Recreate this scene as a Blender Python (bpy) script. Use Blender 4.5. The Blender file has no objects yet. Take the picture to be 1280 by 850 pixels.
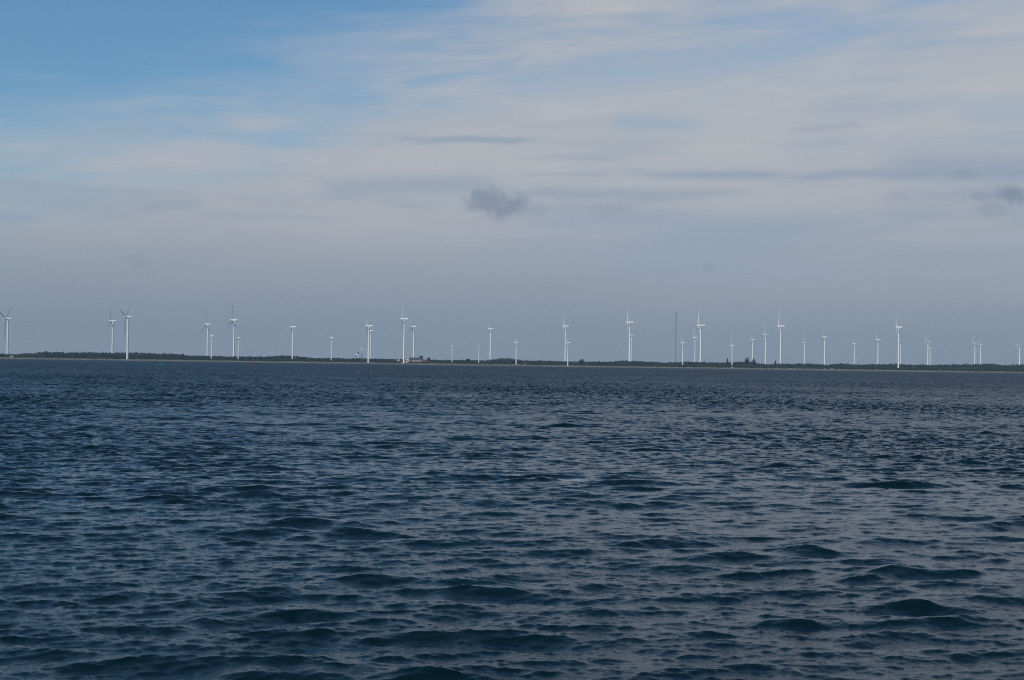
import bpy, math, random
import numpy as np
from mathutils import Matrix, Vector

sc = bpy.context.scene
COL = sc.collection
R = math.radians

# ------------------------------------------------------------------ camera
CAM_Z = 4.0
PITCH, ROLL, FPX = R(0.928), R(0.81), 1778.0      # FPX: focal length in photo pixels (1280 wide)
cam_d = bpy.data.cameras.new('camera')
cam = bpy.data.objects.new('camera', cam_d); COL.objects.link(cam)
cam_d.sensor_width = 36.0; cam_d.lens = 36.0 * FPX / 1280.0
cam_d.clip_start = 0.1; cam_d.clip_end = 30000
CAM_M = Matrix.Translation((0, 0, CAM_Z)) @ Matrix.Rotation(math.pi / 2 + PITCH, 4, 'X') @ Matrix.Rotation(ROLL, 4, 'Z')
cam.matrix_world = CAM_M
sc.camera = cam


def ray(x, y):
    return CAM_M.to_3x3() @ Vector((x - 640, 425 - y, -FPX)).normalized()


def at(x, y, D):                                   # the point at depth D metres seen at photo pixel x, y
    d = ray(x, y); t = D / d.y
    return Vector((0, 0, CAM_Z)) + d * t


# ------------------------------------------------------------------ exposure, sun
sc.view_settings.view_transform = 'Standard'; sc.view_settings.look = 'None'
sc.view_settings.exposure = 0.0; sc.view_settings.gamma = 1.0
sc.view_settings.use_curve_mapping = False
sc.cycles.max_bounces = 6; sc.cycles.volume_bounces = 1
sc.cycles.use_denoising = False; sc.cycles.filter_width = 1.1
SUN_AZ, SUN_EL = R(-128), R(36)                   # clockwise from +Y: behind the camera's left shoulder
sun_d = bpy.data.lights.new('sun', 'SUN'); sun_d.energy = 3.4; sun_d.angle = R(0.5); sun_d.color = (1.0, 0.93, 0.84)
sun = bpy.data.objects.new('sun', sun_d); COL.objects.link(sun)
sdir = Vector((math.sin(SUN_AZ) * math.cos(SUN_EL), math.cos(SUN_AZ) * math.cos(SUN_EL), math.sin(SUN_EL)))
sun.rotation_euler = sdir.to_track_quat('Z', 'Y').to_euler()
sun.location = sdir * 500


# ------------------------------------------------------------------ node helpers
class N:
    """A socket (or number) with arithmetic, so node graphs read as formulas."""
    nt = None

    def __init__(self, v): self.v = v

    @staticmethod
    def math(op, *a, clamp=False):
        n = N.nt.nodes.new('ShaderNodeMath'); n.operation = op; n.use_clamp = clamp
        for i, x in enumerate(a):
            x = x.v if isinstance(x, N) else x
            if isinstance(x, (int, float)): n.inputs[i].default_value = x
            else: N.nt.links.new(x, n.inputs[i])
        return N(n.outputs[0])

    def __add__(s, o): return N.math('ADD', s, o)
    __radd__ = __add__
    def __mul__(s, o): return N.math('MULTIPLY', s, o)
    __rmul__ = __mul__
    def __sub__(s, o): return N.math('SUBTRACT', s, o)
    def __rsub__(s, o): return N.math('SUBTRACT', o, s)
    def __truediv__(s, o): return N.math('DIVIDE', s, o)


def smooth(x, a, b):
    n = N.nt.nodes.new('ShaderNodeMapRange'); n.interpolation_type = 'SMOOTHSTEP'
    N.nt.links.new(x.v, n.inputs[0]); n.inputs[1].default_value = a; n.inputs[2].default_value = b
    return N(n.outputs[0])


def gauss(x, w):
    return N.math('EXPONENT', (x * x) * (-1.0 / (w * w)))


def vec(x, y, z):
    n = N.nt.nodes.new('ShaderNodeCombineXYZ')
    for i, q in enumerate((x, y, z)):
        if isinstance(q, N): N.nt.links.new(q.v, n.inputs[i])
        else: n.inputs[i].default_value = q
    return N(n.outputs[0])


def noise(p, scale, detail=5, rough=0.55, dist=0.0):
    n = N.nt.nodes.new('ShaderNodeTexNoise'); N.nt.links.new(p.v, n.inputs['Vector'])
    n.inputs['Scale'].default_value = scale; n.inputs['Detail'].default_value = detail
    n.inputs['Roughness'].default_value = rough; n.inputs['Distortion'].default_value = dist
    return N(n.outputs[0])


def lin(c):
    return tuple(((q / 255) / 12.92 if q / 255 <= 0.04045 else ((q / 255 + 0.055) / 1.055) ** 2.4) for q in c)


def mix(a, b, f):
    n = N.nt.nodes.new('ShaderNodeMix'); n.data_type = 'RGBA'
    for s, q in ((n.inputs[6], a), (n.inputs[7], b)):
        if isinstance(q, N): N.nt.links.new(q.v, s)
        else: s.default_value = (*q, 1)
    if isinstance(f, N): N.nt.links.new(f.v, n.inputs[0])
    else: n.inputs[0].default_value = f
    return N(n.outputs[2])


# ------------------------------------------------------------------ world: Nishita sky behind layered cloud
SKY_K = 0.10
world = bpy.data.worlds.new('World'); sc.world = world; world.use_nodes = True
nt = world.node_tree; N.nt = nt
bg = nt.nodes['Background']; bg.inputs[1].default_value = SKY_K
sky = nt.nodes.new('ShaderNodeTexSky'); sky.sky_type = 'NISHITA'; sky.sun_disc = False
sky.sun_elevation = SUN_EL; sky.sun_rotation = SUN_AZ; sky.altitude = 0
sky.air_density = 1.0; sky.dust_density = 0.6; sky.ozone_density = 1.6


def cl(c, k=1.0): return tuple(q * k / SKY_K for q in lin(c))


tc = nt.nodes.new('ShaderNodeTexCoord'); sep = nt.nodes.new('ShaderNodeSeparateXYZ')
nt.links.new(tc.outputs['Generated'], sep.inputs[0])
dx, dy, dz = (N(sep.outputs[i]) for i in range(3))
U = N.math('ARCTAN2', dx, dy) * 17.78             # bearing, in units of 1/17.78 rad
V = N.math('ARCSINE', dz) * 17.78                 # elevation, same unit
P = vec(U, V, 0.0)
# gentle tilt and stretch: cirrus drawn out along the horizon
S1 = vec(U * 0.22 - V * 0.05, V * 1.0 - U * 0.10, 3.7)
S2 = vec(U * 0.10, V * 1.0 - U * 0.02, 9.1)
n1 = noise(S1, 0.75, 7, 0.55, 0.35)
n2 = noise(S1 if False else vec(U * 0.35, V * 0.9 - U * 0.09, 21.0), 0.42, 4, 0.5, 0.2)
n3 = noise(S2, 2.2, 6, 0.55, 0.25)
hi = noise(vec(dx * 2.2, dy * 1.4, dz * 2.2), 2.6, 6, 0.55, 0.4)
# coverage of the veil: clear blue above a slanting edge, patchy high up
fib = noise(vec(U * 0.30 - V * 0.12, V * 2.0 - U * 0.10, 30.0), 1.5, 9, 0.62, 0.6)
edge = (U * 0.25 + 3.95) + smooth(U, -2.2, 1.5) * 1.1 - V + (n1 - 0.5) * 3.0 + (n2 - 0.5) * 1.2 + (fib - 0.5) * 1.6
veil = smooth(edge, -1.0, 1.3) * (1.0 - smooth(V, 2.6, 4.2) * (1.0 - smooth(n1 * 0.55 + fib * 0.45, 0.36, 0.60)) * 0.52)
high = smooth(V, 5.0, 9.0)
hic = smooth(hi, 0.42, 0.70) * 0.14
veil = veil * (1.0 - high) + hic * high
tint = nt.nodes.new('ShaderNodeMix'); tint.data_type = 'RGBA'; tint.blend_type = 'MULTIPLY'; tint.inputs[0].default_value = 1.0
nt.links.new(sky.outputs[0], tint.inputs[6]); tint.inputs[7].default_value = (0.62, 0.93, 1.08, 1)
blue = N(tint.outputs[2])
blue = mix(blue, cl((52, 98, 150)), smooth(V, 5.5, 12.0) * 0.45)
LOW, MID, TOP, GAP = cl((142, 152, 165)), cl((158, 164, 174)), cl((182, 184, 188)), cl((148, 166, 186))
vcol = mix(LOW, MID, smooth(V + (n2 - 0.5) * 1.0, 0.2, 1.7))
vcol = mix(vcol, TOP, smooth(V + (n1 - 0.5) * 2.2 + (n3 - 0.5) * 0.6, 0.8, 2.9))
vcol = mix(vcol, cl((190, 190, 195)), smooth(fib, 0.50, 0.72) * smooth(V, 1.6, 2.6) * 0.6)
vcol = mix(vcol, GAP, smooth(n2 + (n3 - 0.5) * 0.5, 0.52, 0.75) * smooth(V, 0.6, 1.8) * 0.75)
col = mix(blue, vcol, veil * 0.95)


def uv(x, y):
    d = ray(x, y)
    return math.atan2(d.x, d.y) * 17.78, math.asin(d.z) * 17.78


band = noise(vec(U * 0.13 + 3.0, V * 1.0 - U * 0.014, 14.0), 2.6, 5, 0.5, 0.15)
win = smooth(V, 0.6, 2.3) * (1.0 - smooth(V, 2.5, 3.3))
col = mix(col, cl((150, 165, 182)), smooth(band, 0.50, 0.66) * win * 0.55)
col = mix(col, cl((182, 182, 189)), (1.0 - smooth(band, 0.34, 0.46)) * win * 0.4)
wob = noise(vec(U * 0.9, V * 0.3, 5.0), 0.9, 4, 0.55)
fray = noise(vec(U * 0.5, V * 2.5, 1.0), 2.0, 6, 0.6)
STREAK = cl((144, 161, 181)); GAPC = cl((148, 172, 194))
for x0, x1, y, th, k in ((730, 1480, 214, 6.5, 0.75), (640, 770, 217, 3, 0.35), (440, 690, 174, 4.5, 0.8), (1080, 1400, 206, 16, 0.6), (380, 640, 230, 13, 0.6),
                         (170, 260, 257, 7, 0.5), (755, 890, 153, 10, 0.55), (600, 960, 240, 6, 0.45), (230, 440, 271, 5, 0.35),
                         (1090, 1400, 243, 9, 0.5), (-60, 60, 272, 8, 0.45), (980, 1090, 160, 4, 0.4), (1180, 1420, 145, 16, 0.4)):
    ua, va = uv(x0, y); ub, vb = uv(x1, y)
    hw = (ub - ua) / 2; uc = (ua + ub) / 2
    dv = V - (va + vb) / 2 - (wob - 0.5) * 0.22 - (U - uc) * ((vb - va) / (ub - ua))
    s = gauss(dv, th / 100) * (1.0 - smooth(N.math('ABSOLUTE', (U - uc) * (1.0 / hw)), 0.55, 1.08)) * smooth(fray, 0.18, 0.50)
    col = mix(col, GAPC if y in (153, 145) else STREAK, s * k)
# small dark ragged cumulus scraps low over the far shore
puffn = noise(vec(U, V * 1.15, 0.0), 3.4, 9, 0.68, 0.25)
PUFF = cl((114, 131, 153))
for x, y, w, h, k in ((617, 254, 44, 24, 1.0), (660, 262, 40, 14, 0.25), (1264, 243, 22, 15, 0.95), (1243, 262, 28, 12, 0.4), (1206, 219, 22, 9, 0.3),
                      (1224, 246, 14, 7, 0.4), (886, 335, 11, 6, 0.3), (1120, 245, 18, 8, 0.2), (770, 262, 36, 10, 0.22),
                      (175, 327, 16, 12, 0.2), (1150, 270, 50, 10, 0.12)):
    ua, va = uv(x, y)
    eu = (U - ua) * (100.0 / w); ev = (V - va) * (100.0 / h)
    rr = N.math('SQRT', eu * eu + ev * ev)
    col = mix(col, PUFF, smooth((1.0 - rr) + (puffn - 0.5) * 1.9, -0.1, 0.75) * k * 0.62)
nt.links.new(col.v, bg.inputs[0])


# ------------------------------------------------------------------ object helpers
def tag(o, label=None, cat=None, group=None, kind=None):
    for k, v in (('label', label), ('category', cat), ('group', group), ('kind', kind)):
        if v: o[k] = v
    return o


def mesh_obj(name, verts, faces, mat=None, parent=None, smoothf=False, fmats=None):
    me = bpy.data.meshes.new(name)
    me.from_pydata([tuple(v) for v in verts], [], faces)
    for m in (mat if isinstance(mat, (list, tuple)) else [mat]):
        if m: me.materials.append(m)
    if fmats is not None: me.polygons.foreach_set('material_index', fmats)
    if smoothf: me.polygons.foreach_set('use_smooth', [True] * len(me.polygons))
    me.update()
    o = bpy.data.objects.new(name, me); COL.objects.link(o); o.parent = parent
    return o


def big_mesh(name, V3, quads, mat, smoothf=True):
    me = bpy.data.meshes.new(name)
    me.vertices.add(len(V3)); me.vertices.foreach_set('co', V3.astype(np.float32).ravel())
    nq = len(quads)
    me.loops.add(nq * 4); me.loops.foreach_set('vertex_index', quads.astype(np.int32).ravel())
    me.polygons.add(nq); me.polygons.foreach_set('loop_start', np.arange(nq, dtype=np.int32) * 4)
    me.polygons.foreach_set('use_smooth', np.full(nq, smoothf))
    me.update(calc_edges=True)
    me.materials.append(mat)
    o = bpy.data.objects.new(name, me); COL.objects.link(o)
    return o


def empty(name, loc, rz=0.0):
    o = bpy.data.objects.new(name, None); COL.objects.link(o)
    o.location = loc; o.rotation_euler = (0, 0, rz); o.empty_display_size = 1
    return o


def principled(name, base=(0.5, 0.5, 0.5), rough=0.6, spec=0.5):
    m = bpy.data.materials.new(name); m.use_nodes = True
    b = m.node_tree.nodes['Principled BSDF']
    b.inputs['Base Color'].default_value = (*base, 1); b.inputs['Roughness'].default_value = rough
    b.inputs['Specular IOR Level'].default_value = spec
    return m, b


def mottled(name, c1, c2, scale, rough=0.8, spec=0.3, detail=4, obj_space=True):
    m, b = principled(name, c1, rough, spec)
    N.nt = m.node_tree
    t = m.node_tree.nodes.new('ShaderNodeTexCoord')
    if obj_space: p = N(t.outputs['Object'])
    else:
        g = m.node_tree.nodes.new('ShaderNodeNewGeometry'); p = N(g.outputs['Position'])
    f = noise(p, scale, detail, 0.6)
    c = mix(c1, c2, smooth(f, 0.35, 0.65))
    m.node_tree.links.new(c.v, b.inputs['Base Color'])
    return m


class MB:
    """Collects boxes, tubes and rings into one mesh."""
    def __init__(s): s.v = []; s.f = []; s.m = []

    def add(s, v, f, mi=0):
        k = len(s.v); s.v += [Vector(q) for q in v]; s.f += [tuple(i + k for i in q) for q in f]; s.m += [mi] * len(f)

    def box(s, a, b, mi=0):
        (x0, y0, z0), (x1, y1, z1) = a, b
        s.add([(x0, y0, z0), (x1, y0, z0), (x1, y1, z0), (x0, y1, z0), (x0, y0, z1), (x1, y0, z1), (x1, y1, z1), (x0, y1, z1)],
              [(0, 3, 2, 1), (4, 5, 6, 7), (0, 1, 5, 4), (1, 2, 6, 5), (2, 3, 7, 6), (3, 0, 4, 7)], mi)

    def loft(s, rings, mi=0, caps=True):
        n = len(rings[0]); v = [q for r_ in rings for q in r_]; f = []
        for k in range(len(rings) - 1):
            for i in range(n):
                j = (i + 1) % n
                f.append((k * n + i, k * n + j, (k + 1) * n + j, (k + 1) * n + i))
        if caps: f += [tuple(range(n))[::-1], tuple((len(rings) - 1) * n + i for i in range(n))]
        s.add(v, f, mi)

    def tube(s, a, b, ra, rb=None, n=8, mi=0):
        rb = ra if rb is None else rb
        a, b = Vector(a), Vector(b); d = (b - a).normalized()
        u = d.orthogonal().normalized(); w = d.cross(u)
        s.loft([[p + (u * math.cos(2 * math.pi * i / n) + w * math.sin(2 * math.pi * i / n)) * r_ for i in range(n)] for p, r_ in ((a, ra), (b, rb))], mi)

    def build(s, name, mat, parent=None, smoothf=False):
        return mesh_obj(name, s.v, s.f, mat, parent, smoothf, s.m)


# ------------------------------------------------------------------ the sea
rng = np.random.default_rng(7)
KP, SIG = 2 * math.pi / 2.3, 0.034
WDIR = math.atan2(-0.93, 0.36)                    # the waves run towards the camera, slightly from the left


def spectrum_band(tile, n, kmin, kmax, chop):
    k1 = np.fft.fftfreq(n, d=tile / n) * 2 * math.pi
    kx, ky = np.meshgrid(k1, k1, indexing='ij')
    k = np.hypot(kx, ky); k[0, 0] = 1
    th = np.arctan2(ky, kx) - WDIR
    C = 2.5 * KP ** 2 * SIG ** 2
    iso, pw, nm = ((0.05, 12, 231 / 512), (0.08, 8, 35 / 64), (0.25, 4, 0.75))[0 if kmax < 6 else 1 if kmax < 20 else 2]
    D = iso / (2 * math.pi) + (1 - iso) * (0.7 * np.cos(th) ** pw + 0.3 * np.cos(th + 0.62) ** pw) / (nm * math.pi)
    S = C * k ** -4 * np.exp(-1.25 * (KP / k) ** 2) * D
    S[(k < kmin) | (k >= kmax)] = 0
    A = np.sqrt(S) * (2 * math.pi / tile) * (rng.standard_normal((n, n)) + 1j * rng.standard_normal((n, n)))
    f = lambda q: np.real(np.fft.ifft2(q) * n * n).astype(np.float32)
    return tile, n, f(A), f(1j * kx / k * A) * chop, f(1j * ky / k * A) * chop


def sample(field, tile, n, x, y):
    u = (x / tile * n) % n; v = (y / tile * n) % n
    i = np.floor(u).astype(np.int32); j = np.floor(v).astype(np.int32)
    fu = (u - i).astype(np.float32); fv = (v - j).astype(np.float32)
    i %= n; j %= n; i2 = (i + 1) % n; j2 = (j + 1) % n
    return (field[i, j] * (1 - fu) + field[i2, j] * fu) * (1 - fv) + (field[i, j2] * (1 - fu) + field[i2, j2] * fu) * fv


ang = [0.0]
st = 0.00088
while ang[-1] < math.pi:
    if ang[-1] > R(24): st = min(st * 1.12, 0.12)
    ang.append(ang[-1] + st)
ang = [a for a in ang if a < math.pi - 0.02]
ang = np.array([-a for a in ang[:0:-1]] + ang)
rad = [0.4, 2.0, 4.0, 6.5, 9.0, 11.0, 12.0]
while rad[-1] < 2150: rad.append(rad[-1] + 0.040 * (max(rad[-1], 14) / 18) ** 0.83)
while rad[-1] < 5600: rad.append(rad[-1] * 1.06)
rad = np.array(rad)
dr = np.gradient(rad)
na, nr = len(ang), len(rad)
A2, R2 = np.meshgrid(ang, rad, indexing='ij')
X = R2 * np.sin(A2); Y = R2 * np.cos(A2)
Z = np.zeros_like(X); DX = np.zeros_like(X); DY = np.zeros_like(X)
# slow gusts: patches of livelier and calmer water
gx = sum(np.sin(X * a + Y * b + c) for a, b, c in ((0.021, 0.034, 0.3), (-0.043, 0.027, 1.9), (0.071, 0.011, 4.0), (-0.015, 0.083, 2.2), (0.11, 0.06, 0.9)))
gust = np.clip(1.0 + 0.16 * gx, 0.55, 1.5)
gy = sum(np.sin(X * a + Y * b + c) for a, b, c in ((0.31, 0.42, 0.3), (-0.37, 0.51, 1.1), (0.13, 0.73, 3.0), (0.62, 0.17, 5.2), (-0.21, 0.27, 2.0)))
group = np.clip(0.95 + 0.24 * gy, 0.35, 1.8)        # waves run in groups
shelter = 1.0 + 1.1 * np.clip((R2 - 35) / 110, 0, 1)   # livelier chop out of the lee of the near shore
step = np.broadcast_to(dr[None, :], X.shape)
lat = np.interp(np.abs(ang), [0, R(24), R(40), R(70)], [1, 1, 0.4, 0.0])[:, None]
B = ((149.0, 1024, 0.25, 5.5, 0.9, 9e9), (46.3, 1024, 5.5, 19.0, 0.9, 3.0), (13.1, 1024, 19.0, 75.0, 0.8, 0.9))
for bi, (tile, n, k0, k1, chop, lim) in enumerate(B):
    t_, n_, h_, hx_, hy_ = spectrum_band(tile, n, k0, k1, chop)
    w = np.clip((lim - step) / (0.5 * lim) , 0, 1) if lim < 1e9 else np.ones_like(step)
    w = w * lat * (gust * (0.76 * shelter, 0.72 * np.sqrt(shelter))[bi - 1] if bi else group)
    ca, sa = math.cos(0.4 * bi), math.sin(0.4 * bi)   # every band's tile lies at its own angle
    if bi: qx, qy = X, Y
    else: qx, qy = X, Y
    Z += sample(h_, t_, n_, qx, qy) * w
    DX += sample(hx_, t_, n_, qx, qy) * w; DY += sample(hy_, t_, n_, qx, qy) * w
# unresolved ripple slope grows where the mesh gets coarse; kept as roughness
# a few taller crests, where the photograph has them
for px, py, wpx, amp, thick in ((335, 846, 60, 0.17, 0.40), (990, 781, 75, 0.15, 0.42), (1160, 757, 55, 0.11, 0.4), (1085, 772, 40, 0.11, 0.35), (900, 795, 40, 0.10, 0.35), (430, 611, 55, 0.17, 0.6), (150, 658, 40, 0.12, 0.5), (205, 669, 40, 0.14, 0.5),
                                (285, 651, 40, 0.14, 0.5), (35, 748, 60, 0.12, 0.4), (170, 745, 60, 0.10, 0.4), (395, 792, 50, 0.12, 0.4), (1055, 666, 30, 0.12, 0.5), (970, 711, 30, 0.10, 0.4),
                                (1180, 716, 55, 0.12, 0.45), (905, 543, 22, 0.16, 0.7), (1240, 588, 30, 0.14, 0.6), (20, 520, 40, 0.20, 1.0), (690, 600, 28, 0.14, 0.6), (620, 741, 40, 0.10, 0.4)):
    d = ray(px, py); t = CAM_Z / -d.z; cx, cy = d.x * t, d.y * t; hw = 1.45 * wpx * cy / FPX; thick *= 0.75
    q1 = (X - cx) + 0.0; q2 = (Y - cy) - 0.16 * (X - cx) - 0.10 * hw * np.sin(q1 / hw * 2.1 + px)
    near = np.exp(-(q1 / hw) ** 2) * (1 + 0.35 * np.sin(q1 / hw * 5.3 + py)) * amp * (0.50 if amp in (0.17, 0.15, 0.11) else 0.30)
    Z += near * np.where(q2 < 0, np.exp(-(q2 / (0.6 * thick)) ** 2), np.exp(-(q2 / (1.3 * thick)) ** 2))
mss_lost = 0.00002 + np.clip((step - 0.1) / 0.25, 0, 1) * 0.003 + np.clip((step - 0.3) / 0.8, 0, 1) * 0.032
# crests lean forward with the wind, so the faces towards the shore are short and steep
lean = 0.75 * np.clip(1.4 - R2 / 300, 0.5, 1.0)
DX += lean * Z * math.cos(WDIR); DY += lean * Z * math.sin(WDIR)
V3 = np.stack([X + DX, Y + DY, Z], -1).reshape(-1, 3)
ii, jj = np.meshgrid(np.arange(na - 1), np.arange(nr - 1), indexing='ij')
q = (ii * nr + jj).ravel()
quads = np.stack([q, q + nr, q + nr + 1, q + 1], -1)[:, ::-1]
# close the seam behind the camera
jb = np.arange(nr - 1); ql = (na - 1) * nr + jb
quads = np.concatenate([quads, np.stack([ql, jb, jb + 1, ql + 1], -1)[:, ::-1]])

water_m, wb = principled('sea_water', (0.0006, 0.0096, 0.0135), 0.06, 0.5)
wb.inputs['IOR'].default_value = 1.333
N.nt = water_m.node_tree
g = N.nt.nodes.new('ShaderNodeNewGeometry')
att = N.nt.nodes.new('ShaderNodeAttribute'); att.attribute_name = 'ripple_roughness'
N.nt.links.new(att.outputs['Fac'], wb.inputs['Roughness'])
attf = N.nt.nodes.new('ShaderNodeAttribute'); attf.attribute_name = 'foam'
pos = N(g.outputs['Position'])
fn = noise(pos, 14.0, 4, 0.65)
foam = smooth(N(attf.outputs['Fac']) + (fn - 0.5) * 1.1, 0.62, 0.86)
N.nt.links.new(mix((0.0006, 0.0096, 0.0135), (0.30, 0.30, 0.27), foam).v, wb.inputs['Base Color'])
bmp = N.nt.nodes.new('ShaderNodeBump'); bmp.inputs['Strength'].default_value = 0.6; bmp.inputs['Distance'].default_value = 0.018
sw = N.nt.nodes.new('ShaderNodeVectorRotate'); sw.rotation_type = 'Z_AXIS'; sw.inputs['Angle'].default_value = -0.36
N.nt.links.new(g.outputs['Position'], sw.inputs['Vector'])
sm = N.nt.nodes.new('ShaderNodeVectorMath'); sm.operation = 'MULTIPLY'; sm.inputs[1].default_value = (0.5, 1.0, 0.6); N.nt.links.new(sw.outputs[0], sm.inputs[0])
rip = noise(N(sm.outputs[0]), 13.0, 6, 0.68, 0.5)
N.nt.links.new(rip.v, bmp.inputs['Height']); N.nt.links.new(bmp.outputs[0], wb.inputs['Normal'])
sea = big_mesh('sea', V3, quads, water_m)
tag(sea, 'dark blue choppy sea running up to the far shore', 'sea', kind='structure')
rough = np.clip(np.sqrt(np.sqrt(2 * mss_lost)), 0.05, 0.6).ravel().astype(np.float32)
a_ = sea.data.attributes.new('ripple_roughness', 'FLOAT', 'POINT'); a_.data.foreach_set('value', rough)
fo = np.zeros_like(X)
for px, py, wx, wy in ((714, 600.5, 0.75, 0.35), (92, 461.8, 0.9, 6.0), (447, 464.5, 1.3, 7.0), (262, 461, 0.5, 5)):
    d = ray(px, py); t = CAM_Z / -d.z
    fo += np.exp(-(((X - d.x * t) / wx) ** 2 + ((Y - d.y * t) / wy) ** 2))
a_ = sea.data.attributes.new('foam', 'FLOAT', 'POINT'); a_.data.foreach_set('value', fo.ravel().astype(np.float32))
del X, Y, Z, DX, DY, R2, A2, V3, quads, q, ii, jj, gx, gust, fo


# ------------------------------------------------------------------ the far land
SHORE = 1900.0
FARM = at(521, 450, 2010)


def ground(x, y):
    s = y - SHORE - 5 * math.sin(x * 0.011) - 3 * math.sin(x * 0.037 + 1)
    z = -0.6 + 0.13 * (s + 6) if s < 8 else 1.22 + 0.012 * (s - 8) if s < 90 else 2.2 + 0.0016 * min(s - 90, 900)
    z += 2.3 * math.exp(-((x - FARM.x) / 42) ** 2 - ((y - 2022) / 24) ** 2)
    return z


xs = np.concatenate([np.linspace(-5400, -1150, 30), np.arange(-1100, 1101, 10), np.linspace(1150, 5400, 30)])
ys = np.concatenate([np.arange(1886, 1930, 2.0), np.arange(1930, 2140, 8.0), np.geomspace(2140, 5500, 14)])
LV = [(x, y, ground(x, y)) for y in ys for x in xs]
nx = len(xs)
LF = [(j * nx + i, j * nx + i + 1, (j + 1) * nx + i + 1, (j + 1) * nx + i) for j in range(len(ys) - 1) for i in range(nx - 1)]
land_m, lb = principled('shore_land', (0.1, 0.1, 0.05), 0.95, 0.1)
N.nt = land_m.node_tree
g = N.nt.nodes.new('ShaderNodeNewGeometry'); pos = N(g.outputs['Position'])
sp = N.nt.nodes.new('ShaderNodeSeparateXYZ'); N.nt.links.new(g.outputs['Position'], sp.inputs[0])
f1 = noise(pos, 0.05, 5, 0.6); f2 = noise(pos, 0.4, 5, 0.65)
grass = mix((0.10, 0.11, 0.04), (0.24, 0.19, 0.10), smooth(f1 + (f2 - 0.5) * 0.4, 0.4, 0.65))
f3 = noise(pos, 0.018, 3, 0.6)
sand = mix((0.14, 0.12, 0.095), (0.25, 0.21, 0.17), smooth(f2, 0.4, 0.65))
zz = N(sp.outputs[2])
sand = mix(sand, (0.09, 0.085, 0.07), smooth(f3 + (f1 - 0.5) * 0.8, 0.46, 0.60) * 0.8)
c = mix(sand, grass, smooth(zz + (f2 - 0.5) * 0.8, 0.9, 1.35))
c = mix((0.10, 0.09, 0.075), c, smooth(zz + (f2 - 0.5) * 0.5, 0.15, 0.45))     # wet weed line at the water
N.nt.links.new(c.v, lb.inputs['Base Color'])
tag(mesh_obj('land', LV, LF, land_m, None, True), 'low sandy shore and grassy land beyond the water', 'land', kind='structure')

# ------------------------------------------------------------------ vegetation
random.seed(11)
leaf_m, b_ = principled('far_foliage', (0.03, 0.05, 0.02), 0.8, 0.2)
N.nt = leaf_m.node_tree
g = N.nt.nodes.new('ShaderNodeNewGeometry')
f = noise(N(g.outputs['Position']), 0.11, 3, 0.6)
f2 = noise(N(g.outputs['Position']), 0.9, 2, 0.6)
N.nt.links.new(mix((0.020, 0.040, 0.024), (0.040, 0.062, 0.034), smooth(f + (f2 - 0.5) * 0.7, 0.35, 0.68)).v, b_.inputs['Base Color'])
pine_m = mottled('pine_foliage', (0.018, 0.035, 0.02), (0.036, 0.058, 0.03), 0.8)
bark_m = mottled('bark', (0.07, 0.055, 0.04), (0.12, 0.10, 0.08), 1.5)


def crown_quads(out_v, out_f, c, w, h, n, size, lobes=5, cone=False):
    """leaf clumps spread through a lumpy crown: centre c at its foot, half-width w, height h"""
    L = []
    for _ in range(lobes):
        if cone:
            t = random.random() ** 0.8
            rr = w * (1 - t) * 0.75 + 0.15 * w
            L.append((c[0] + random.gauss(0, 0.22) * w * (1 - t), c[1] + random.gauss(0, 0.22) * w * (1 - t), c[2] + h * (0.05 + 0.9 * t), rr, h * 0.13))
        else:
            a = random.random() * 6.28; q_ = random.random() * 0.5 * w
            zf = random.uniform(0.30, 0.70)
            L.append((c[0] + math.cos(a) * q_, c[1] + math.sin(a) * q_, c[2] + h * zf, w * random.uniform(0.5, 0.75), h * min(zf, 1 - zf + 0.03) * random.uniform(0.85, 1.0)))
    for _ in range(n):
        lx, ly, lz, rw, rh = random.choice(L)
        d = Vector((random.gauss(0, 1), random.gauss(0, 1), random.gauss(0, 1))).normalized() * random.uniform(0.55, 1.0)
        p = Vector((lx + d.x * rw, ly + d.y * rw, max(lz + d.z * rh, c[2] + 0.2)))
        nrm = (d + Vector((random.gauss(0, .5), random.gauss(0, .5), random.gauss(0, .5)))).normalized()
        u = nrm.orthogonal().normalized(); u = Matrix.Rotation(random.random() * 6.28, 3, nrm) @ u; v_ = nrm.cross(u)
        s1, s2 = size * random.uniform(0.5, 1.1), size * random.uniform(0.35, 0.8)
        k = len(out_v)
        out_v += [p - u * s1 - v_ * s2 * .6, p + u * s1 * .7 - v_ * s2, p + u * s1 + v_ * s2 * .7, p - u * s1 * .6 + v_ * s2]
        out_f.append((k, k + 1, k + 2, k + 3))


# photo pixel rows of the tree tops, read along the shore
SKYL = [(-90, 441), (0, 441.8), (20, 442.5), (40, 440.8), (50, 439.6), (77, 439.2), (80, 440.3), (110, 439.6), (170, 440.2), (190, 441), (222, 442), (230, 443.6), (250, 444.2),
        (275, 445), (330, 445.4), (355, 443.7), (372, 445), (395, 447.3), (425, 447.2), (435, 448), (450, 447.4), (480, 448.2), (500, 448.8), (540, 449.6), (575, 449.6), (610, 450),
        (625, 447.2), (640, 447.7), (650, 449.7), (680, 450.5), (720, 451.3), (740, 451.6), (760, 452), (775, 450.2), (795, 450.6), (815, 451.6), (832, 453), (850, 452), (880, 451.5),
        (895, 453), (908, 452.4), (925, 451.6), (935, 451), (950, 454), (960, 455), (985, 454.2), (1010, 453.6), (1032, 455.6), (1050, 453.5), (1070, 455), (1100, 454.6),
        (1130, 454), (1142, 455.4), (1180, 455.2), (1200, 454.6), (1240, 453.8), (1260, 455.5), (1280, 455), (1370, 456)]
SX, SY = [a for a, _ in SKYL], [b for _, b in SKYL]


def waterline(x): return 448.4 + 0.01414 * x


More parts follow.
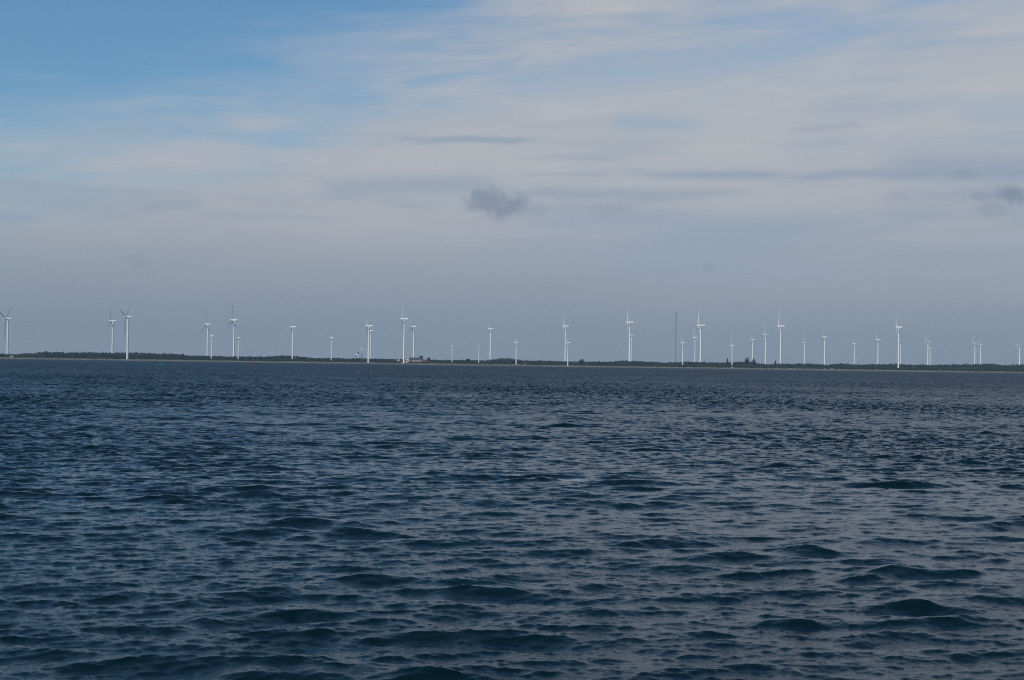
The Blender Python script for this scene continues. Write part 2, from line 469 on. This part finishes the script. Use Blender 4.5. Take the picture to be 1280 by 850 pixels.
TURB = []          # filled below; the front growth keeps clear of towers that stand before it
def turbine_spec(tx, hx, hy, L, D, a, style, label, foot=None): TURB.append((tx, hx, hy, L, D, a, style, label, foot))


# tower x, rotor x, hub y, blade length (photo px), distance m, rotor angle, nacelle style, label, visible foot y
turbine_spec(10.2, 9.0, 398.5, 27, 2150, 50, 's', 'dark-bladed white wind turbine standing alone beside the small brick cottage at the picture edge', 442.6)
turbine_spec(141.2, 139.5, 401.2, 24.5, 2140, -20, 's', 'tall white wind turbine with its blades swept down, shorter of the pair above the meadow', 443.7)
turbine_spec(160.2, 158.7, 396.3, 28, 1950, 50, 's', 'taller white wind turbine of the pair above the meadow, blades in a wide V', 447.3)
turbine_spec(259.9, 257.6, 405.3, 20, 2200, -5, 's', 'taller wind turbine of the first close pair between the green buoy and the red buoy', 445.4)
turbine_spec(264.8, 263.4, 420.0, 12, 2040, -12, 'b', 'short wind turbine close beside the taller one, nearer the green buoy than its like', 447.9)
turbine_spec(293.0, 291.5, 400.3, 24.5, 2200, -8, 's', 'tall slim wind turbine with a dark upright blade standing almost above the red buoy', 446.3)
turbine_spec(298.3, 296.6, 422.5, 12, 2040, 0, 'b', 'short wind turbine at the side of the tall one almost above the red buoy', 447.9)
turbine_spec(366.2, 364.2, 408.8, 18, 2040, -6, 'b', 'lone mid-sized wind turbine at the foot of the wooded rise past the red buoy', 447.2)
turbine_spec(414.6, 413.3, 422.3, 12.5, 2040, 2, 'b', 'lone short wind turbine between the wooded rise and the flying gull', 448.9)
turbine_spec(461.2, 458.9, 407.6, 22, 1945, -4, 'b', 'stout white wind turbine just past the flying gull, in front of a thinner one', 451.8)
turbine_spec(463.5, 463.0, 413.5, 18, 2250, 8, 's', 'wind turbine half hidden behind the stout tower just past the flying gull', None)
turbine_spec(505.7, 502.4, 398.8, 24.5, 1935, 2, 'b', 'big bright white wind turbine rising from the shore beside the white farmhouse', 453.5)
turbine_spec(517.6, 515.9, 408.2, 20, 2300, 4, 's', 'wind turbine rising behind the dark roof of the long farm barn', None)
turbine_spec(565.5, 564.3, 432.9, 8.5, 2040, 0, 'b', 'tiny wind turbine nearest to the farm on the side away from the gull', 452.4)
turbine_spec(598.9, 597.5, 433.0, 8.5, 2040, 60, 'b', 'tiny wind turbine standing close beside the tall one near the rounded clump of trees', 453)
turbine_spec(613.5, 612.2, 411.2, 20, 2250, 3, 's', 'tall wind turbine directly under the dark round cloud, at the rounded clump of trees', None)
turbine_spec(645.6, 644.5, 428.0, 13, 1990, -5, 'b', 'short wind turbine in front of the end of the rounded clump of trees', 455)
turbine_spec(707.1, 705.2, 407.8, 19, 2300, 2, 'b', 'tall slim greyish wind turbine behind the short bright one whose foot stands at the waterline', None)
turbine_spec(710.2, 709.0, 428.4, 13, 1925, 15, 'b', 'short bright wind turbine whose foot stands at the waterline, before a taller greyish one', 457)
turbine_spec(787.4, 785.2, 403.2, 23, 2250, 1, 'b', 'taller wind turbine of the overlapping pair before the thin dark mast', None)
turbine_spec(789.4, 788.4, 418.9, 15, 2420, 20, 's', 'lower wind turbine of the overlapping pair before the thin dark mast', None)
turbine_spec(853.7, 852.5, 428.4, 12, 2040, 2, 'b', 'short wind turbine standing right beside the thin dark mast', 454)
turbine_spec(869.1, 867.4, 421.9, 14, 2250, 3, 'b', 'shorter tower of the two turbines between the mast and the pines, under a tall neighbour', None)
turbine_spec(876.2, 873.6, 407.1, 25, 2300, 6, 'b', 'tall wind turbine with a broad bright upright blade between the mast and the pines', None)
turbine_spec(915.4, 914.0, 431.9, 12, 2030, 0, 'b', 'short wind turbine with a white kiosk at its foot, beside the first small pine', 455.6)
turbine_spec(940.9, 939.0, 425.0, 15, 2300, 25, 's', 'wind turbine rising straight behind the pair of tall dark pines', None)
turbine_spec(957.2, 955.7, 418.1, 17, 2250, 1, 's', 'mid-sized wind turbine between the pair of pines and the lone small pine', None)
turbine_spec(976.3, 974.4, 407.9, 22, 2200, 5, 'b', 'big wind turbine with a long box nacelle next to the lone small pine', None)
turbine_spec(1005.8, 1004.3, 428.0, 13, 2350, 10, 's', 'short wind turbine, next one past the big one at the pine', None)
turbine_spec(1031.0, 1029.5, 421.5, 17, 2300, 8, 's', 'mid-sized wind turbine, second past the big one at the pine', None)
turbine_spec(1068.2, 1066.9, 430.0, 13, 2350, 12, 's', 'short wind turbine over the low wooded rise, third past the big one at the pine', None)
turbine_spec(1097.8, 1096.5, 424.7, 16, 2300, 10, 's', 'wind turbine just before the tall one whose long box nacelle tops an overlapping pair', None)
turbine_spec(1123.5, 1120.5, 409.2, 20, 2010, -6, 'b', 'tall wind turbine with a long box nacelle, front one of an overlapping pair', 459.6)
turbine_spec(1125.8, 1124.8, 432.4, 11, 2420, 10, 's', 'small wind turbine peeping out behind the tall tower with a long box nacelle', None)
turbine_spec(1160.2, 1158.8, 427.1, 16, 2300, 40, 's', 'taller wind turbine of the close pair following the tall box-nacelle one', None)
turbine_spec(1162.9, 1161.8, 436.0, 10, 2420, 20, 's', 'shorter wind turbine of the close pair following the tall box-nacelle one', None)
turbine_spec(1218.8, 1217.0, 430.1, 14, 2350, 42, 's', 'open-bladed wind turbine of the last side-by-side pair along the wood', None)
turbine_spec(1226.0, 1224.6, 431.3, 12, 2400, 20, 's', 'slightly shorter wind turbine of the last side-by-side pair along the wood', None)
turbine_spec(1274.8, 1273.5, 432.8, 16, 2300, 62, 's', 'last wind turbine of the row, cut by the picture edge with its blades spread wide', None)


def front_top(x):
    wl = waterline(x); y = wl - 0.62 * (wl - np.interp(x, SX, SY))
    y = max(y, wl - 8)
    if 120 < x < 182 or 60 < x < 120: y = max(y, wl - 4.0)
    if 494 < x < 542: y = max(y, 450.7)
    for t in TURB:
        if t[8] and abs(x - t[0]) < 5.5: y = max(y, t[8] + 0.2)
    return y


wv, wf = [], []
x = -80.0
for row, (y0, y1, step_, fr) in enumerate(((2065, 2095, 2.1, 0.90), (2100, 2130, 2.2, 0.96), (2140, 2190, 2.2, 1.0))):
    x = -85.0
    while x < 1365:
        D = random.uniform(y0, y1)
        base = at(x, 450, D); gz = ground(base.x, D)
        if not (row < 2 and 496 < x < 540):
            wl = waterline(x)
            ty = wl - (wl - np.interp(x, SX, SY)) * fr * random.uniform(0.88, 1.03)
            h = at(x, ty, D).z - gz
            if h > 2: crown_quads(wv, wf, (base.x, D, gz), max(3.2, h * 0.55), h, 85, 1.0 + 0.02 * h, 7)
        x += step_ * random.uniform(0.7, 1.3)
tag(mesh_obj('woodland', wv, wf, leaf_m), 'long dark green wood along the far shore', 'woodland', kind='stuff')
sv, sf = [], []
for y0, y1, step_, fr in ((1955, 1975, 1.9, 0.78), (1980, 2003, 2.1, 1.0)):
    x = -85.0
    while x < 1365:
        D = random.uniform(y0, y1)
        base = at(x, 450, D); gz = ground(base.x, D); wl = waterline(x)
        ty = wl - (wl - front_top(x)) * fr * random.uniform(0.85, 1.0)
        h = at(x, ty, D).z - gz
        if h > 0.7: crown_quads(sv, sf, (base.x, D, gz), max(1.6, h * 0.5), h, 55, 0.8, 5)
        x += step_ * random.uniform(0.7, 1.3)
tag(mesh_obj('shore_scrub', sv, sf, leaf_m), 'low dark scrub growing between the beach and the wood', 'scrub', kind='stuff')


def tree(name, px, topy, D, wpx, label, cone=False, group=None, mat=None):
    b = at(px, 450, D); gz = ground(b.x, D); h = at(px, topy, D).z - gz; w = wpx * D / FPX / 2
    t = empty(name, (b.x, D, gz)); tag(t, label, 'tree', group)
    m = MB()
    m.tube((0, 0, -0.3), (0.1, 0, h * 0.5), 0.035 * h, 0.02 * h, 8); m.tube((0.1, 0, h * 0.5), (0, 0.1, h * 0.9), 0.02 * h, 0.006 * h, 7)
    for k in range(5):
        a = k * 1.3; z0 = h * (0.3 + 0.1 * k)
        m.tube((0.07, 0, z0), (math.cos(a) * w * 0.6, math.sin(a) * w * 0.6, z0 + h * 0.13), 0.009 * h, 0.003 * h, 5)
    m.build('trunk', bark_m, t)
    v, f = [], []
    z0 = h * (0.16 if cone else 0.2)
    crown_quads(v, f, (0, 0, z0), w, h - z0, 420, 0.62, 14 if cone else 9, cone)
    mesh_obj('crown', v, f, mat or leaf_m, t)
    return t


tree('pine_tree', 909.3, 448.4, 2050, 6.0, 'small dark pine standing beside the turbine with a white kiosk at its foot', True, None, pine_m)
tree('pine_tree', 933.2, 446.2, 2050, 7.5, 'tallest broad-topped dark pine above the wood', False, None, pine_m)
tree('pine_tree', 942.0, 448.2, 2045, 10.5, 'pointed dark pine next to the tallest broad-topped pine', True, None, pine_m)
tree('pine_tree', 969.3, 451.0, 2045, 6.0, 'lone small pine before the big turbine with a long box nacelle', True, None, pine_m)
tree('round_tree', 526.3, 444.0, 2050, 7.0, 'big round tree rising behind the long farm barn')
tree('round_tree', 535.6, 446.8, 2030, 5.4, 'dark round tree at the red end of the farm')
tree('round_tree', 513.4, 446.2, 2050, 4.2, 'small tree between the white farmhouse and the long barn roof')
tree('round_tree', 585.5, 448.0, 2060, 7, 'low rounded tree standing out between the two tiny turbines')
tree('round_tree', 727.0, 448.7, 2060, 8, 'rounded tree standing out above the wood just past the waterline turbine')
tree('round_tree', 228.0, 441.5, 2060, 4, 'tree standing up at the end of the high wood past the green buoy')
tree('round_tree', 253.5, 443.6, 2060, 5, 'rounded tree just before the first close pair of turbines')
tree('round_tree', 57.0, 438.8, 2060, 8, 'highest tree on the skyline between the cottage and the meadow')

# ------------------------------------------------------------------ wind turbines
white_m, b_ = principled('white_paint', (0.78, 0.77, 0.74), 0.45, 0.4)
N.nt = white_m.node_tree
t_ = N.nt.nodes.new('ShaderNodeTexCoord')
f = noise(N(t_.outputs['Object']), 3.0, 5, 0.6)
N.nt.links.new(mix((0.72, 0.71, 0.68), (0.80, 0.79, 0.765), smooth(f, 0.35, 0.6)).v, b_.inputs['Base Color'])
shaded_grey_m = mottled('shaded_grey_blade_paint', (0.40, 0.42, 0.44), (0.47, 0.49, 0.50), 2.0, 0.4, 0.4)  # grey blade paint, darkened to carry the shade on the slim turbines' blades
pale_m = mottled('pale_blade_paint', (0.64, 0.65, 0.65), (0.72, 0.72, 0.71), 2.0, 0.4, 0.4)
steel_m = mottled('galvanised_steel', (0.14, 0.145, 0.15), (0.20, 0.205, 0.21), 1.0, 0.55, 0.5)
conc_m = mottled('concrete', (0.32, 0.31, 0.29), (0.42, 0.41, 0.38), 0.8)


def circ(r_, z, n=20, x0=0, y0=0):
    return [(x0 + r_ * math.cos(2 * math.pi * i / n), y0 + r_ * math.sin(2 * math.pi * i / n), z) for i in range(n)]


m = MB()
m.loft([circ(1, 0), circ(0.96, 0.08), circ(0.88, 0.3), circ(0.77, 0.6), circ(0.66, 0.9), circ(0.62, 1.0)])
tower_src = m.build('tower', white_m, None, True)
m = MB(); m.loft([circ(1, 0, 24), circ(1, 1, 24)]); found_src = m.build('foundation', conc_m)


def nac(profile):
    rings = []
    for x, w, z0, z1 in profile:
        c = 0.32 * w; zc = 0.3 * (z1 - z0)
        rings.append([(x, -w, z0 + zc), (x, -w, z1 - zc), (x, -w + c, z1), (x, w - c, z1), (x, w, z1 - zc), (x, w, z0 + zc), (x, w - c, z0), (x, -w + c, z0)])
    mm = MB(); mm.loft(rings); return mm


# nacelles: the rotor sits at -X; lengths are in blade lengths
boxy_src = nac([(-0.125, .032, -.038, .042), (-0.10, .05, -.055, .058), (0.22, .052, -.05, .062), (0.25, .046, -.04, .056)]).build('nacelle', white_m)
slim_src = nac([(-0.125, .026, -.03, .034), (-0.09, .042, -.05, .05), (0.05, .044, -.05, .052), (0.19, .034, -.014, .048), (0.24, .024, .004, .036)]).build('nacelle', white_m)
m = MB()
m.loft([[(x, r_ * math.cos(2 * math.pi * i / 16), r_ * math.sin(2 * math.pi * i / 16)) for i in range(16)]
        for x, r_ in ((0.03, .034), (0.02, .042), (-0.02, .044), (-0.045, .036), (-0.062, .018), (-0.067, .003))])
hub_src = m.build('hub', white_m, None, True)
m = MB(); rings = []
for s, ch, th, tw in ((0.02, .040, .040, 0), (0.06, .040, .040, 10), (0.12, .066, .040, 24), (0.20, .088, .034, 20), (0.35, .074, .026, 15), (0.55, .056, .019, 11),
                      (0.75, .042, .014, 8), (0.9, .030, .010, 6), (0.975, .020, .006, 5), (1.0, .005, .002, 5)):
    ring = []
    off = 0.0 if s < .08 else 0.18 * ch
    for i in range(12):
        a = 2 * math.pi * i / 12
        y = ch / 2 * math.cos(a) + off; xx = th / 2 * math.sin(a) * (1.0 if s < .08 else (1 + 0.35 * math.cos(a)) * 0.9)
        tt = R(tw * 0.5 + 1)
        ring.append((xx * math.cos(tt) - y * math.sin(tt) - 0.02 * s * s, xx * math.sin(tt) + y * math.cos(tt), s))
    rings.append(ring)
m.loft(rings)
blade_src = m.build('blade', shaded_grey_m, None, True)
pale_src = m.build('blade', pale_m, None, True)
SRC = [tower_src, found_src, boxy_src, slim_src, hub_src, blade_src, pale_src]


def part(src, parent, loc=(0, 0, 0), scale=(1, 1, 1), rot=(0, 0, 0)):
    o = src.copy(); COL.objects.link(o); o.parent = parent
    o.location = loc; o.scale = scale; o.rotation_euler = rot
    return o


YAW = {518: -9, 415: -4, 366: -3, 461: -3, 941: -10, 1031: -7, 1098: -8, 1124: -14, 260: -4, 293: -5}      # small differences in heading
for tx, hx, hy, Lp, D, a, style, label, foot in TURB:
    hub = at(tx, hy, D); gz = ground(hub.x, D); L = Lp * D / FPX; H = hub.z - gz
    t = empty('wind_turbine', (hub.x, D, gz), R(YAW.get(round(tx), 0) + random.uniform(-2, 2)))
    tag(t, label, 'wind turbine', 'wind turbines along the far shore')
    rb = (0.075 * L + 0.55) / 2
    part(found_src, t, (0, 0, -0.5), (rb * 1.7, rb * 1.7, 0.75))
    part(tower_src, t, (0, 0, 0.25), (rb, rb, H - 0.25 - 0.045 * L))
    part(boxy_src if style == 'b' else slim_src, t, (0, 0, H), (L * .84, L * .9, L * (1.05 if Lp < 14 else 0.92)))
    xr = -0.135 * L
    part(hub_src, t, (xr, 0, H + 0.004 * L), (L, L, L), (0, R(4), 0))
    for k in range(3):
        q = Matrix.Rotation(R(4), 3, 'Y') @ Matrix.Rotation(-R(a + 120 * k), 3, 'X')
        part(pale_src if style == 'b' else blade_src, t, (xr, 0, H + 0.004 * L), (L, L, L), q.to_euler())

# small old turbine on a dark lattice tower, its rotor turned to the water
D = 2250
hub = at(452.5, 436.6, D); gz = ground(hub.x, D); L = 4.3 * D / FPX; H = hub.z - gz
t = empty('lattice_wind_turbine', (hub.x, D, gz))
tag(t, 'small old wind turbine on a dark lattice tower beside the gull', 'wind turbine')
m = MB(); cs = [(-1, -1), (1, -1), (1, 1), (-1, 1)]
for x, y in cs: m.tube((x * 1.5, y * 1.5, -0.3), (x * 0.4, y * 0.4, H - 0.5), 0.14, 0.1, 6)
for k in range(8):
    z0, z1 = H * k / 8, H * (k + 1) / 8 - 0.4; w0, w1 = 1.5 - 1.1 * z0 / H, 1.5 - 1.1 * z1 / H
    for i in range(4):
        (xa, ya), (xb, yb) = cs[i], cs[(i + 1) % 4]
        m.tube((xa * w0, ya * w0, z0), (xb * w1, yb * w1, z1), 0.06, None, 5); m.tube((xb * w0, yb * w0, z0), (xa * w1, ya * w1, z1), 0.06, None, 5)
        m.tube((xa * w1, ya * w1, z1), (xb * w1, yb * w1, z1), 0.06, None, 5)
m.build('lattice_tower', steel_m, t)
Ls = L * 1.25
part(boxy_src, t, (0, 0, H), (Ls * 1.4, Ls * 1.6, Ls * 1.6), (0, 0, R(90)))
part(hub_src, t, (0, -0.2 * Ls, H), (Ls * 1.4,) * 3, (0, 0, R(90)))
for k in range(3):
    q = Matrix.Rotation(R(90), 3, 'Z') @ Matrix.Rotation(-R(52 + 8 * (k == 1) + 120 * k), 3, 'X')
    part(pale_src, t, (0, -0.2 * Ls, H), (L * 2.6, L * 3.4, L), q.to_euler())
for o in SRC: bpy.data.objects.remove(o)

# ------------------------------------------------------------------ radio mast
D = 2480
top = at(845.2, 387.2, D); gz = ground(top.x, D); H = top.z - gz
t = empty('radio_mast', (top.x, D, gz)); tag(t, 'thin dark lattice radio mast standing taller than the turbines around it', 'mast')
m = MB(); Hs = H * 0.86
c3 = [(math.cos(R(90 + 120 * i)), math.sin(R(90 + 120 * i))) for i in range(3)]
for x, y in c3: m.tube((x * .6, y * .6, 0), (x * .6, y * .6, Hs), 0.16, None, 6)
nb = 60
for k in range(nb):
    for i in range(3):
        (xa, ya), (xb, yb) = c3[i], c3[(i + 1) % 3]
        z0, z1 = Hs * k / nb, Hs * (k + 1) / nb
        if k % 2: xa, ya, xb, yb = xb, yb, xa, ya
        m.tube((xa * .6, ya * .6, z0), (xb * .6, yb * .6, z1), 0.06, None, 4)
m.build('lattice_shaft', steel_m, t)
m = MB(); m.tube((0, 0, Hs - 0.3), (0, 0, H - 4), 0.75, 0.7, 12); m.tube((0, 0, H - 4), (0, 0, H), 0.12, 0.05, 8); m.build('antenna', steel_m, t)
m = MB(); m.box((-1.4, -1.4, -0.5), (1.4, 1.4, 0.3)); m.build('foundation', conc_m, t)

# ------------------------------------------------------------------ farm and cottages
wall_w = mottled('limewash', (0.70, 0.66, 0.60), (0.78, 0.75, 0.70), 0.7)
wall_p = mottled('pale_plaster', (0.50, 0.42, 0.36), (0.60, 0.52, 0.45), 0.7)
wall_r = mottled('red_timber', (0.11, 0.045, 0.045), (0.16, 0.06, 0.055), 0.7)
wall_b = mottled('brick', (0.34, 0.19, 0.14), (0.42, 0.26, 0.20), 1.2)
roof_s = mottled('slate', (0.035, 0.045, 0.07), (0.06, 0.07, 0.10), 0.8, 0.6, 0.4)
roof_r = mottled('red_tile', (0.22, 0.07, 0.05), (0.32, 0.11, 0.07), 1.0)
roof_g = mottled('grey_sheet', (0.20, 0.20, 0.20), (0.28, 0.28, 0.27), 0.8)
glass_m, _ = principled('window_glass', (0.02, 0.025, 0.03), 0.1, 0.5)
door_m = mottled('painted_door', (0.10, 0.05, 0.035), (0.15, 0.08, 0.05), 1.0)


def house(name, x0, x1, D, eave_y, ridge_y, depth, wm, rm, label, nwin=2, chimney=True, door=True, gable=False, base_y=None):
    a, b = at(x0, 450, D), at(x1, 450, D); cx = (a.x + b.x) / 2; w = (b.x - a.x) / 2
    gz = ground(cx, D); he = at((x0 + x1) / 2, eave_y, D).z - gz; hr = at((x0 + x1) / 2, ridge_y, D).z - gz
    t = empty(name, (cx, D, gz)); tag(t, label, 'building', None)
    d = depth / 2; m = MB()
    if gable:      # gable end towards the water
        m.add([(-w, -d, -.5), (w, -d, -.5), (w, d, -.5), (-w, d, -.5), (-w, -d, he), (w, -d, he), (w, d, he), (-w, d, he), (0, -d, hr), (0, d, hr)],
              [(0, 1, 5, 8, 4), (2, 3, 7, 9, 6), (1, 2, 6, 5), (3, 0, 4, 7), (0, 3, 2, 1), (4, 8, 9, 7), (5, 6, 9, 8)])
    else:
        m.add([(-w, -d, -.5), (w, -d, -.5), (w, d, -.5), (-w, d, -.5), (-w, -d, he), (w, -d, he), (w, d, he), (-w, d, he), (-w, 0, hr), (w, 0, hr)],
              [(0, 1, 5, 4), (2, 3, 7, 6), (1, 2, 6, 9, 5), (3, 0, 4, 8, 7), (0, 3, 2, 1), (4, 5, 9, 8), (6, 7, 8, 9)])
    m.build('wall', wm, t)
    m = MB(); o = .35; k = .22
    if gable:
        s = (hr - he) / w
        for sg in (-1, 1):
            m.add([(0, -d - o, hr + .03), (sg * (w + o), -d - o, he - o * s + .03), (sg * (w + o), d + o, he - o * s + .03), (0, d + o, hr + .03),
                   (0, -d - o, hr + k), (sg * (w + o), -d - o, he - o * s + k), (sg * (w + o), d + o, he - o * s + k), (0, d + o, hr + k)],
                  [(0, 1, 2, 3), (4, 7, 6, 5), (0, 4, 5, 1), (1, 5, 6, 2), (2, 6, 7, 3)])
    else:
        s = (hr - he) / d
        for sg in (-1, 1):
            m.add([(-w - o, 0, hr + .03), (-w - o, sg * (d + o), he - o * s + .03), (w + o, sg * (d + o), he - o * s + .03), (w + o, 0, hr + .03),
                   (-w - o, 0, hr + k), (-w - o, sg * (d + o), he - o * s + k), (w + o, sg * (d + o), he - o * s + k), (w + o, 0, hr + k)],
                  [(0, 1, 2, 3), (4, 7, 6, 5), (0, 4, 5, 1), (1, 5, 6, 2), (2, 6, 7, 3)])
    rf = m.build('roof', rm, t)
    if chimney:
        m = MB(); m.box((w * .3, -.35, hr - .6), (w * .3 + .7, .35, hr + 1.0)); m.build('chimney', wall_b, rf)
    for i in range(nwin):
        xw = -w + 2 * w * (i + .5 + (.5 if False else 0)) / nwin
        if door and i == nwin // 2 and nwin > 1: xw += 0.0
        m = MB(); m.box((xw - .6, -d - .06, he * .38), (xw + .6, -d + .04, he * .78)); fr = m.build('window', wall_w, t)
        m = MB(); m.box((xw - .5, -d - .075, he * .41), (xw + .5, -d - .063, he * .75)); m.build('pane', glass_m, fr)
    if door:
        xd = -w + 2 * w * 1.0 / max(nwin, 2)
        m = MB(); m.box((xd - .5, -d - .05, 0), (xd + .5, -d + .04, min(2.1, he * .85))); m.build('door', door_m, t)
    return t


house('farm_house', 507.6, 511.0, 2005, 449.2, 447.9, 8, wall_w, roof_g, 'small white farmhouse beside the big bright shore turbine', 2, True, True, True)
house('barn', 512.0, 528.2, 2018, 450.0, 447.1, 11, wall_p, roof_s, 'long farm barn with pale wall and dark slate roof', 7, False, True)
house('barn', 529.2, 533.2, 2016, 450.5, 449.4, 8, wall_r, roof_r, 'red timber barn at the end of the long slate-roofed one', 2, False, True)
house('cottage', 496.8, 500.2, 2005, 449.9, 448.8, 7, wall_p, roof_g, 'pale little house standing apart on the gull side of the farm', 2, True, True, True)
house('cottage', 13.2, 16.8, 1958, 446.4, 444.9, 7, wall_b, roof_g, 'small brick cottage near the dark-bladed turbine at the picture edge', 2, True, True)
house('cottage', 655.0, 657.6, 1960, 455.0, 454.2, 5, wall_w, roof_g, 'tiny white cottage in the scrub past the rounded clump of trees', 1, False, True)
house('kiosk', 914.4, 916.5, 1925, 459.3, 458.6, 2.6, wall_w, roof_g, 'small white kiosk at the foot of a short turbine, before the scrub', 0, False, True)

# ------------------------------------------------------------------ pale boulders on the beach
stone_m = mottled('pale_stone', (0.27, 0.25, 0.22), (0.40, 0.37, 0.33), 0.9)
for px, wp, hp in ((944.5, 1.2, .8), (951, 1.8, 1.0), (962.0, 2.2, 1.0), (971.2, 2.4, 1.4), (985, 1.4, .9), (989.5, 2.4, 1.2), (993.5, 2.0, 1.1), (1008.5, 1.3, .9), (1013.7, 2.2, .9), (1031.3, 2.4, 1.2),
                   (1040.3, 3.2, 1.5), (1049, 1.3, .8), (1096, 1.6, 1.0), (378.3, 2.4, 1.1)):
    D = 1908 + random.uniform(-1, 4); p = at(px, 455, D); gz = ground(p.x, D); w = wp * 1.075 / 2; h = hp * 1.075
    v, f = [], []
    nu, nv = 12, 7; ph = [random.random() * 6.28 for _ in range(4)]
    rings = []
    for j in range(nv):
        t_ = math.pi * (0.04 + 0.92 * j / (nv - 1))
        rings.append([(math.sin(t_) * math.cos(2 * math.pi * i / nu) * w * (1 + .16 * math.sin(2 * 6.28 * i / nu + ph[0]) + .1 * math.sin(3 * 6.28 * i / nu + ph[1] + j)),
                       math.sin(t_) * math.sin(2 * math.pi * i / nu) * w * .8 * (1 + .15 * math.sin(2 * 6.28 * i / nu + ph[2])),
                       -math.cos(t_) * h * .55 + h * .35) for i in range(nu)])
    m = MB(); m.loft(rings)
    o = m.build('boulder', stone_m); o.location = (p.x, D, gz)
    if px < 900: tag(o, 'lone pale boulder on the beach below the wooded rise, before the gull', 'boulder')
    else: tag(o, 'pale boulder on the narrow beach below the pines and the low wood past them', 'boulder', 'pale boulders on the narrow beach')

# ------------------------------------------------------------------ buoys
def buoy(px, footy, topy, lean, mat_c, label):
    d = ray(px, footy); tt = CAM_Z / -d.z; loc = d * tt
    D = loc.y; H = at(px, topy, D).z
    m_ = mottled('buoy_paint', mat_c[0], mat_c[1], 1.2, 0.45, 0.4)
    t = empty('spar_buoy', (loc.x, D, 0)); t.rotation_euler = (0, R(lean), 0); tag(t, label, 'buoy')
    m = MB(); s = H / 3.0
    m.loft([circ(r_, z, 16) for r_, z in ((.2, -1.2), (.42, -.6), (.48, .1), (.46, .55), (.30, .72))]); m.build('float', m_, t, True)
    m = MB(); m.loft([circ(r_ , z, 12) for r_, z in ((.27, .70), (.24, 1.6 * s), (.20, 2.5 * s), (.16, 3 * s))]); m.build('spar', m_, t, True)
    return t


buoy(202.4, 456.5, 450.6, 0, ((0.01, 0.20, 0.05), (0.02, 0.28, 0.08)), 'green spar buoy standing upright in the water before the far shore')
buoy(313.2, 458.1, 450.3, 14, ((0.28, 0.02, 0.03), (0.38, 0.03, 0.04)), 'red spar buoy leaning in the water before the far shore')

# ------------------------------------------------------------------ gull in flight
D = 200
c = at(446.3, 443.4, D); tl = at(443.7, 445.9, D) - c; tr = at(449.5, 439.2, D) - c
feather_w = mottled('white_feathers', (0.74, 0.73, 0.70), (0.82, 0.81, 0.79), 9.0)
feather_d = mottled('dark_feathers', (0.018, 0.019, 0.022), (0.04, 0.042, 0.046), 9.0)
beak_m, _ = principled('beak', (0.55, 0.30, 0.04), 0.5)
gm = MB()
ax = Vector((-0.50, 0.72, 0.42)).normalized(); upv = Vector((0.55, -0.35, 0.75)); upv = (upv - ax * upv.dot(ax)).normalized(); sd = ax.cross(upv)


def oring(s, r_, ry=1.0, dz=0.0, n=12):
    return [ax * s + sd * (r_ * math.cos(2 * math.pi * i / n)) + upv * (dz + r_ * ry * math.sin(2 * math.pi * i / n)) for i in range(n)]


gm.loft([oring(-.27, .012, .3), oring(-.22, .06, .2), oring(-.16, .045, .7), oring(-.06, .085), oring(.04, .092), oring(.12, .075), oring(.17, .05, 1, .012), oring(.21, .056, 1, .02), oring(.245, .042, 1, .02), oring(.262, .02, 1, .016)], 0)
gm.loft([oring(.258, .016, 1, .014, 6), oring(.30, .011, 1, .01, 6), oring(.318, .004, 1, .0, 6)], 2)
for tip in (tl, tr):                                 # each wing: arm, wrist, hand, swept and thin
    for sgn in (1,):
        rings = []
        for s, ch, sw, bow in ((0.06, .22, .0, .0), (0.25, .23, .03, .03), (0.45, .21, .045, .045), (0.65, .17, .0, .04), (0.85, .11, -.06, .02), (1.0, .012, -.12, .0)):
            p = tip * s + upv * bow + ax * sw
            rings.append([p + ax * (ch * .45), p + ax * (ch * .2) + upv * .014, p - ax * (ch * .5) + upv * .004, p - ax * (ch * .55), p + ax * (ch * .1) - upv * .008])
        gm.loft(rings, 1)
gull = gm.build('gull', [feather_w, feather_d, beak_m], None, True)
gull.location = c
tag(gull, 'gull in flight with dark wings and white body, low over the water', 'bird')

# ------------------------------------------------------------------ the air: even haze over water and land
hz = MB(); hz.box((-5900, -5900, -3.0), (5900, 5900, 150))
hm = bpy.data.materials.new('haze_air'); hm.use_nodes = True; n_ = hm.node_tree; n_.nodes.clear()
ho = n_.nodes.new('ShaderNodeOutputMaterial'); pv = n_.nodes.new('ShaderNodeVolumePrincipled')
pv.inputs['Color'].default_value = (0.34, 0.50, 0.72, 1); pv.inputs['Density'].default_value = 0.95e-4
pv.inputs['Density Attribute'].default_value = ''; pv.inputs['Anisotropy'].default_value = 0.0
n_.links.new(pv.outputs[0], ho.inputs['Volume'])
tag(hz.build('haze', hm), 'thin pale haze over the water', 'haze', kind='stuff')
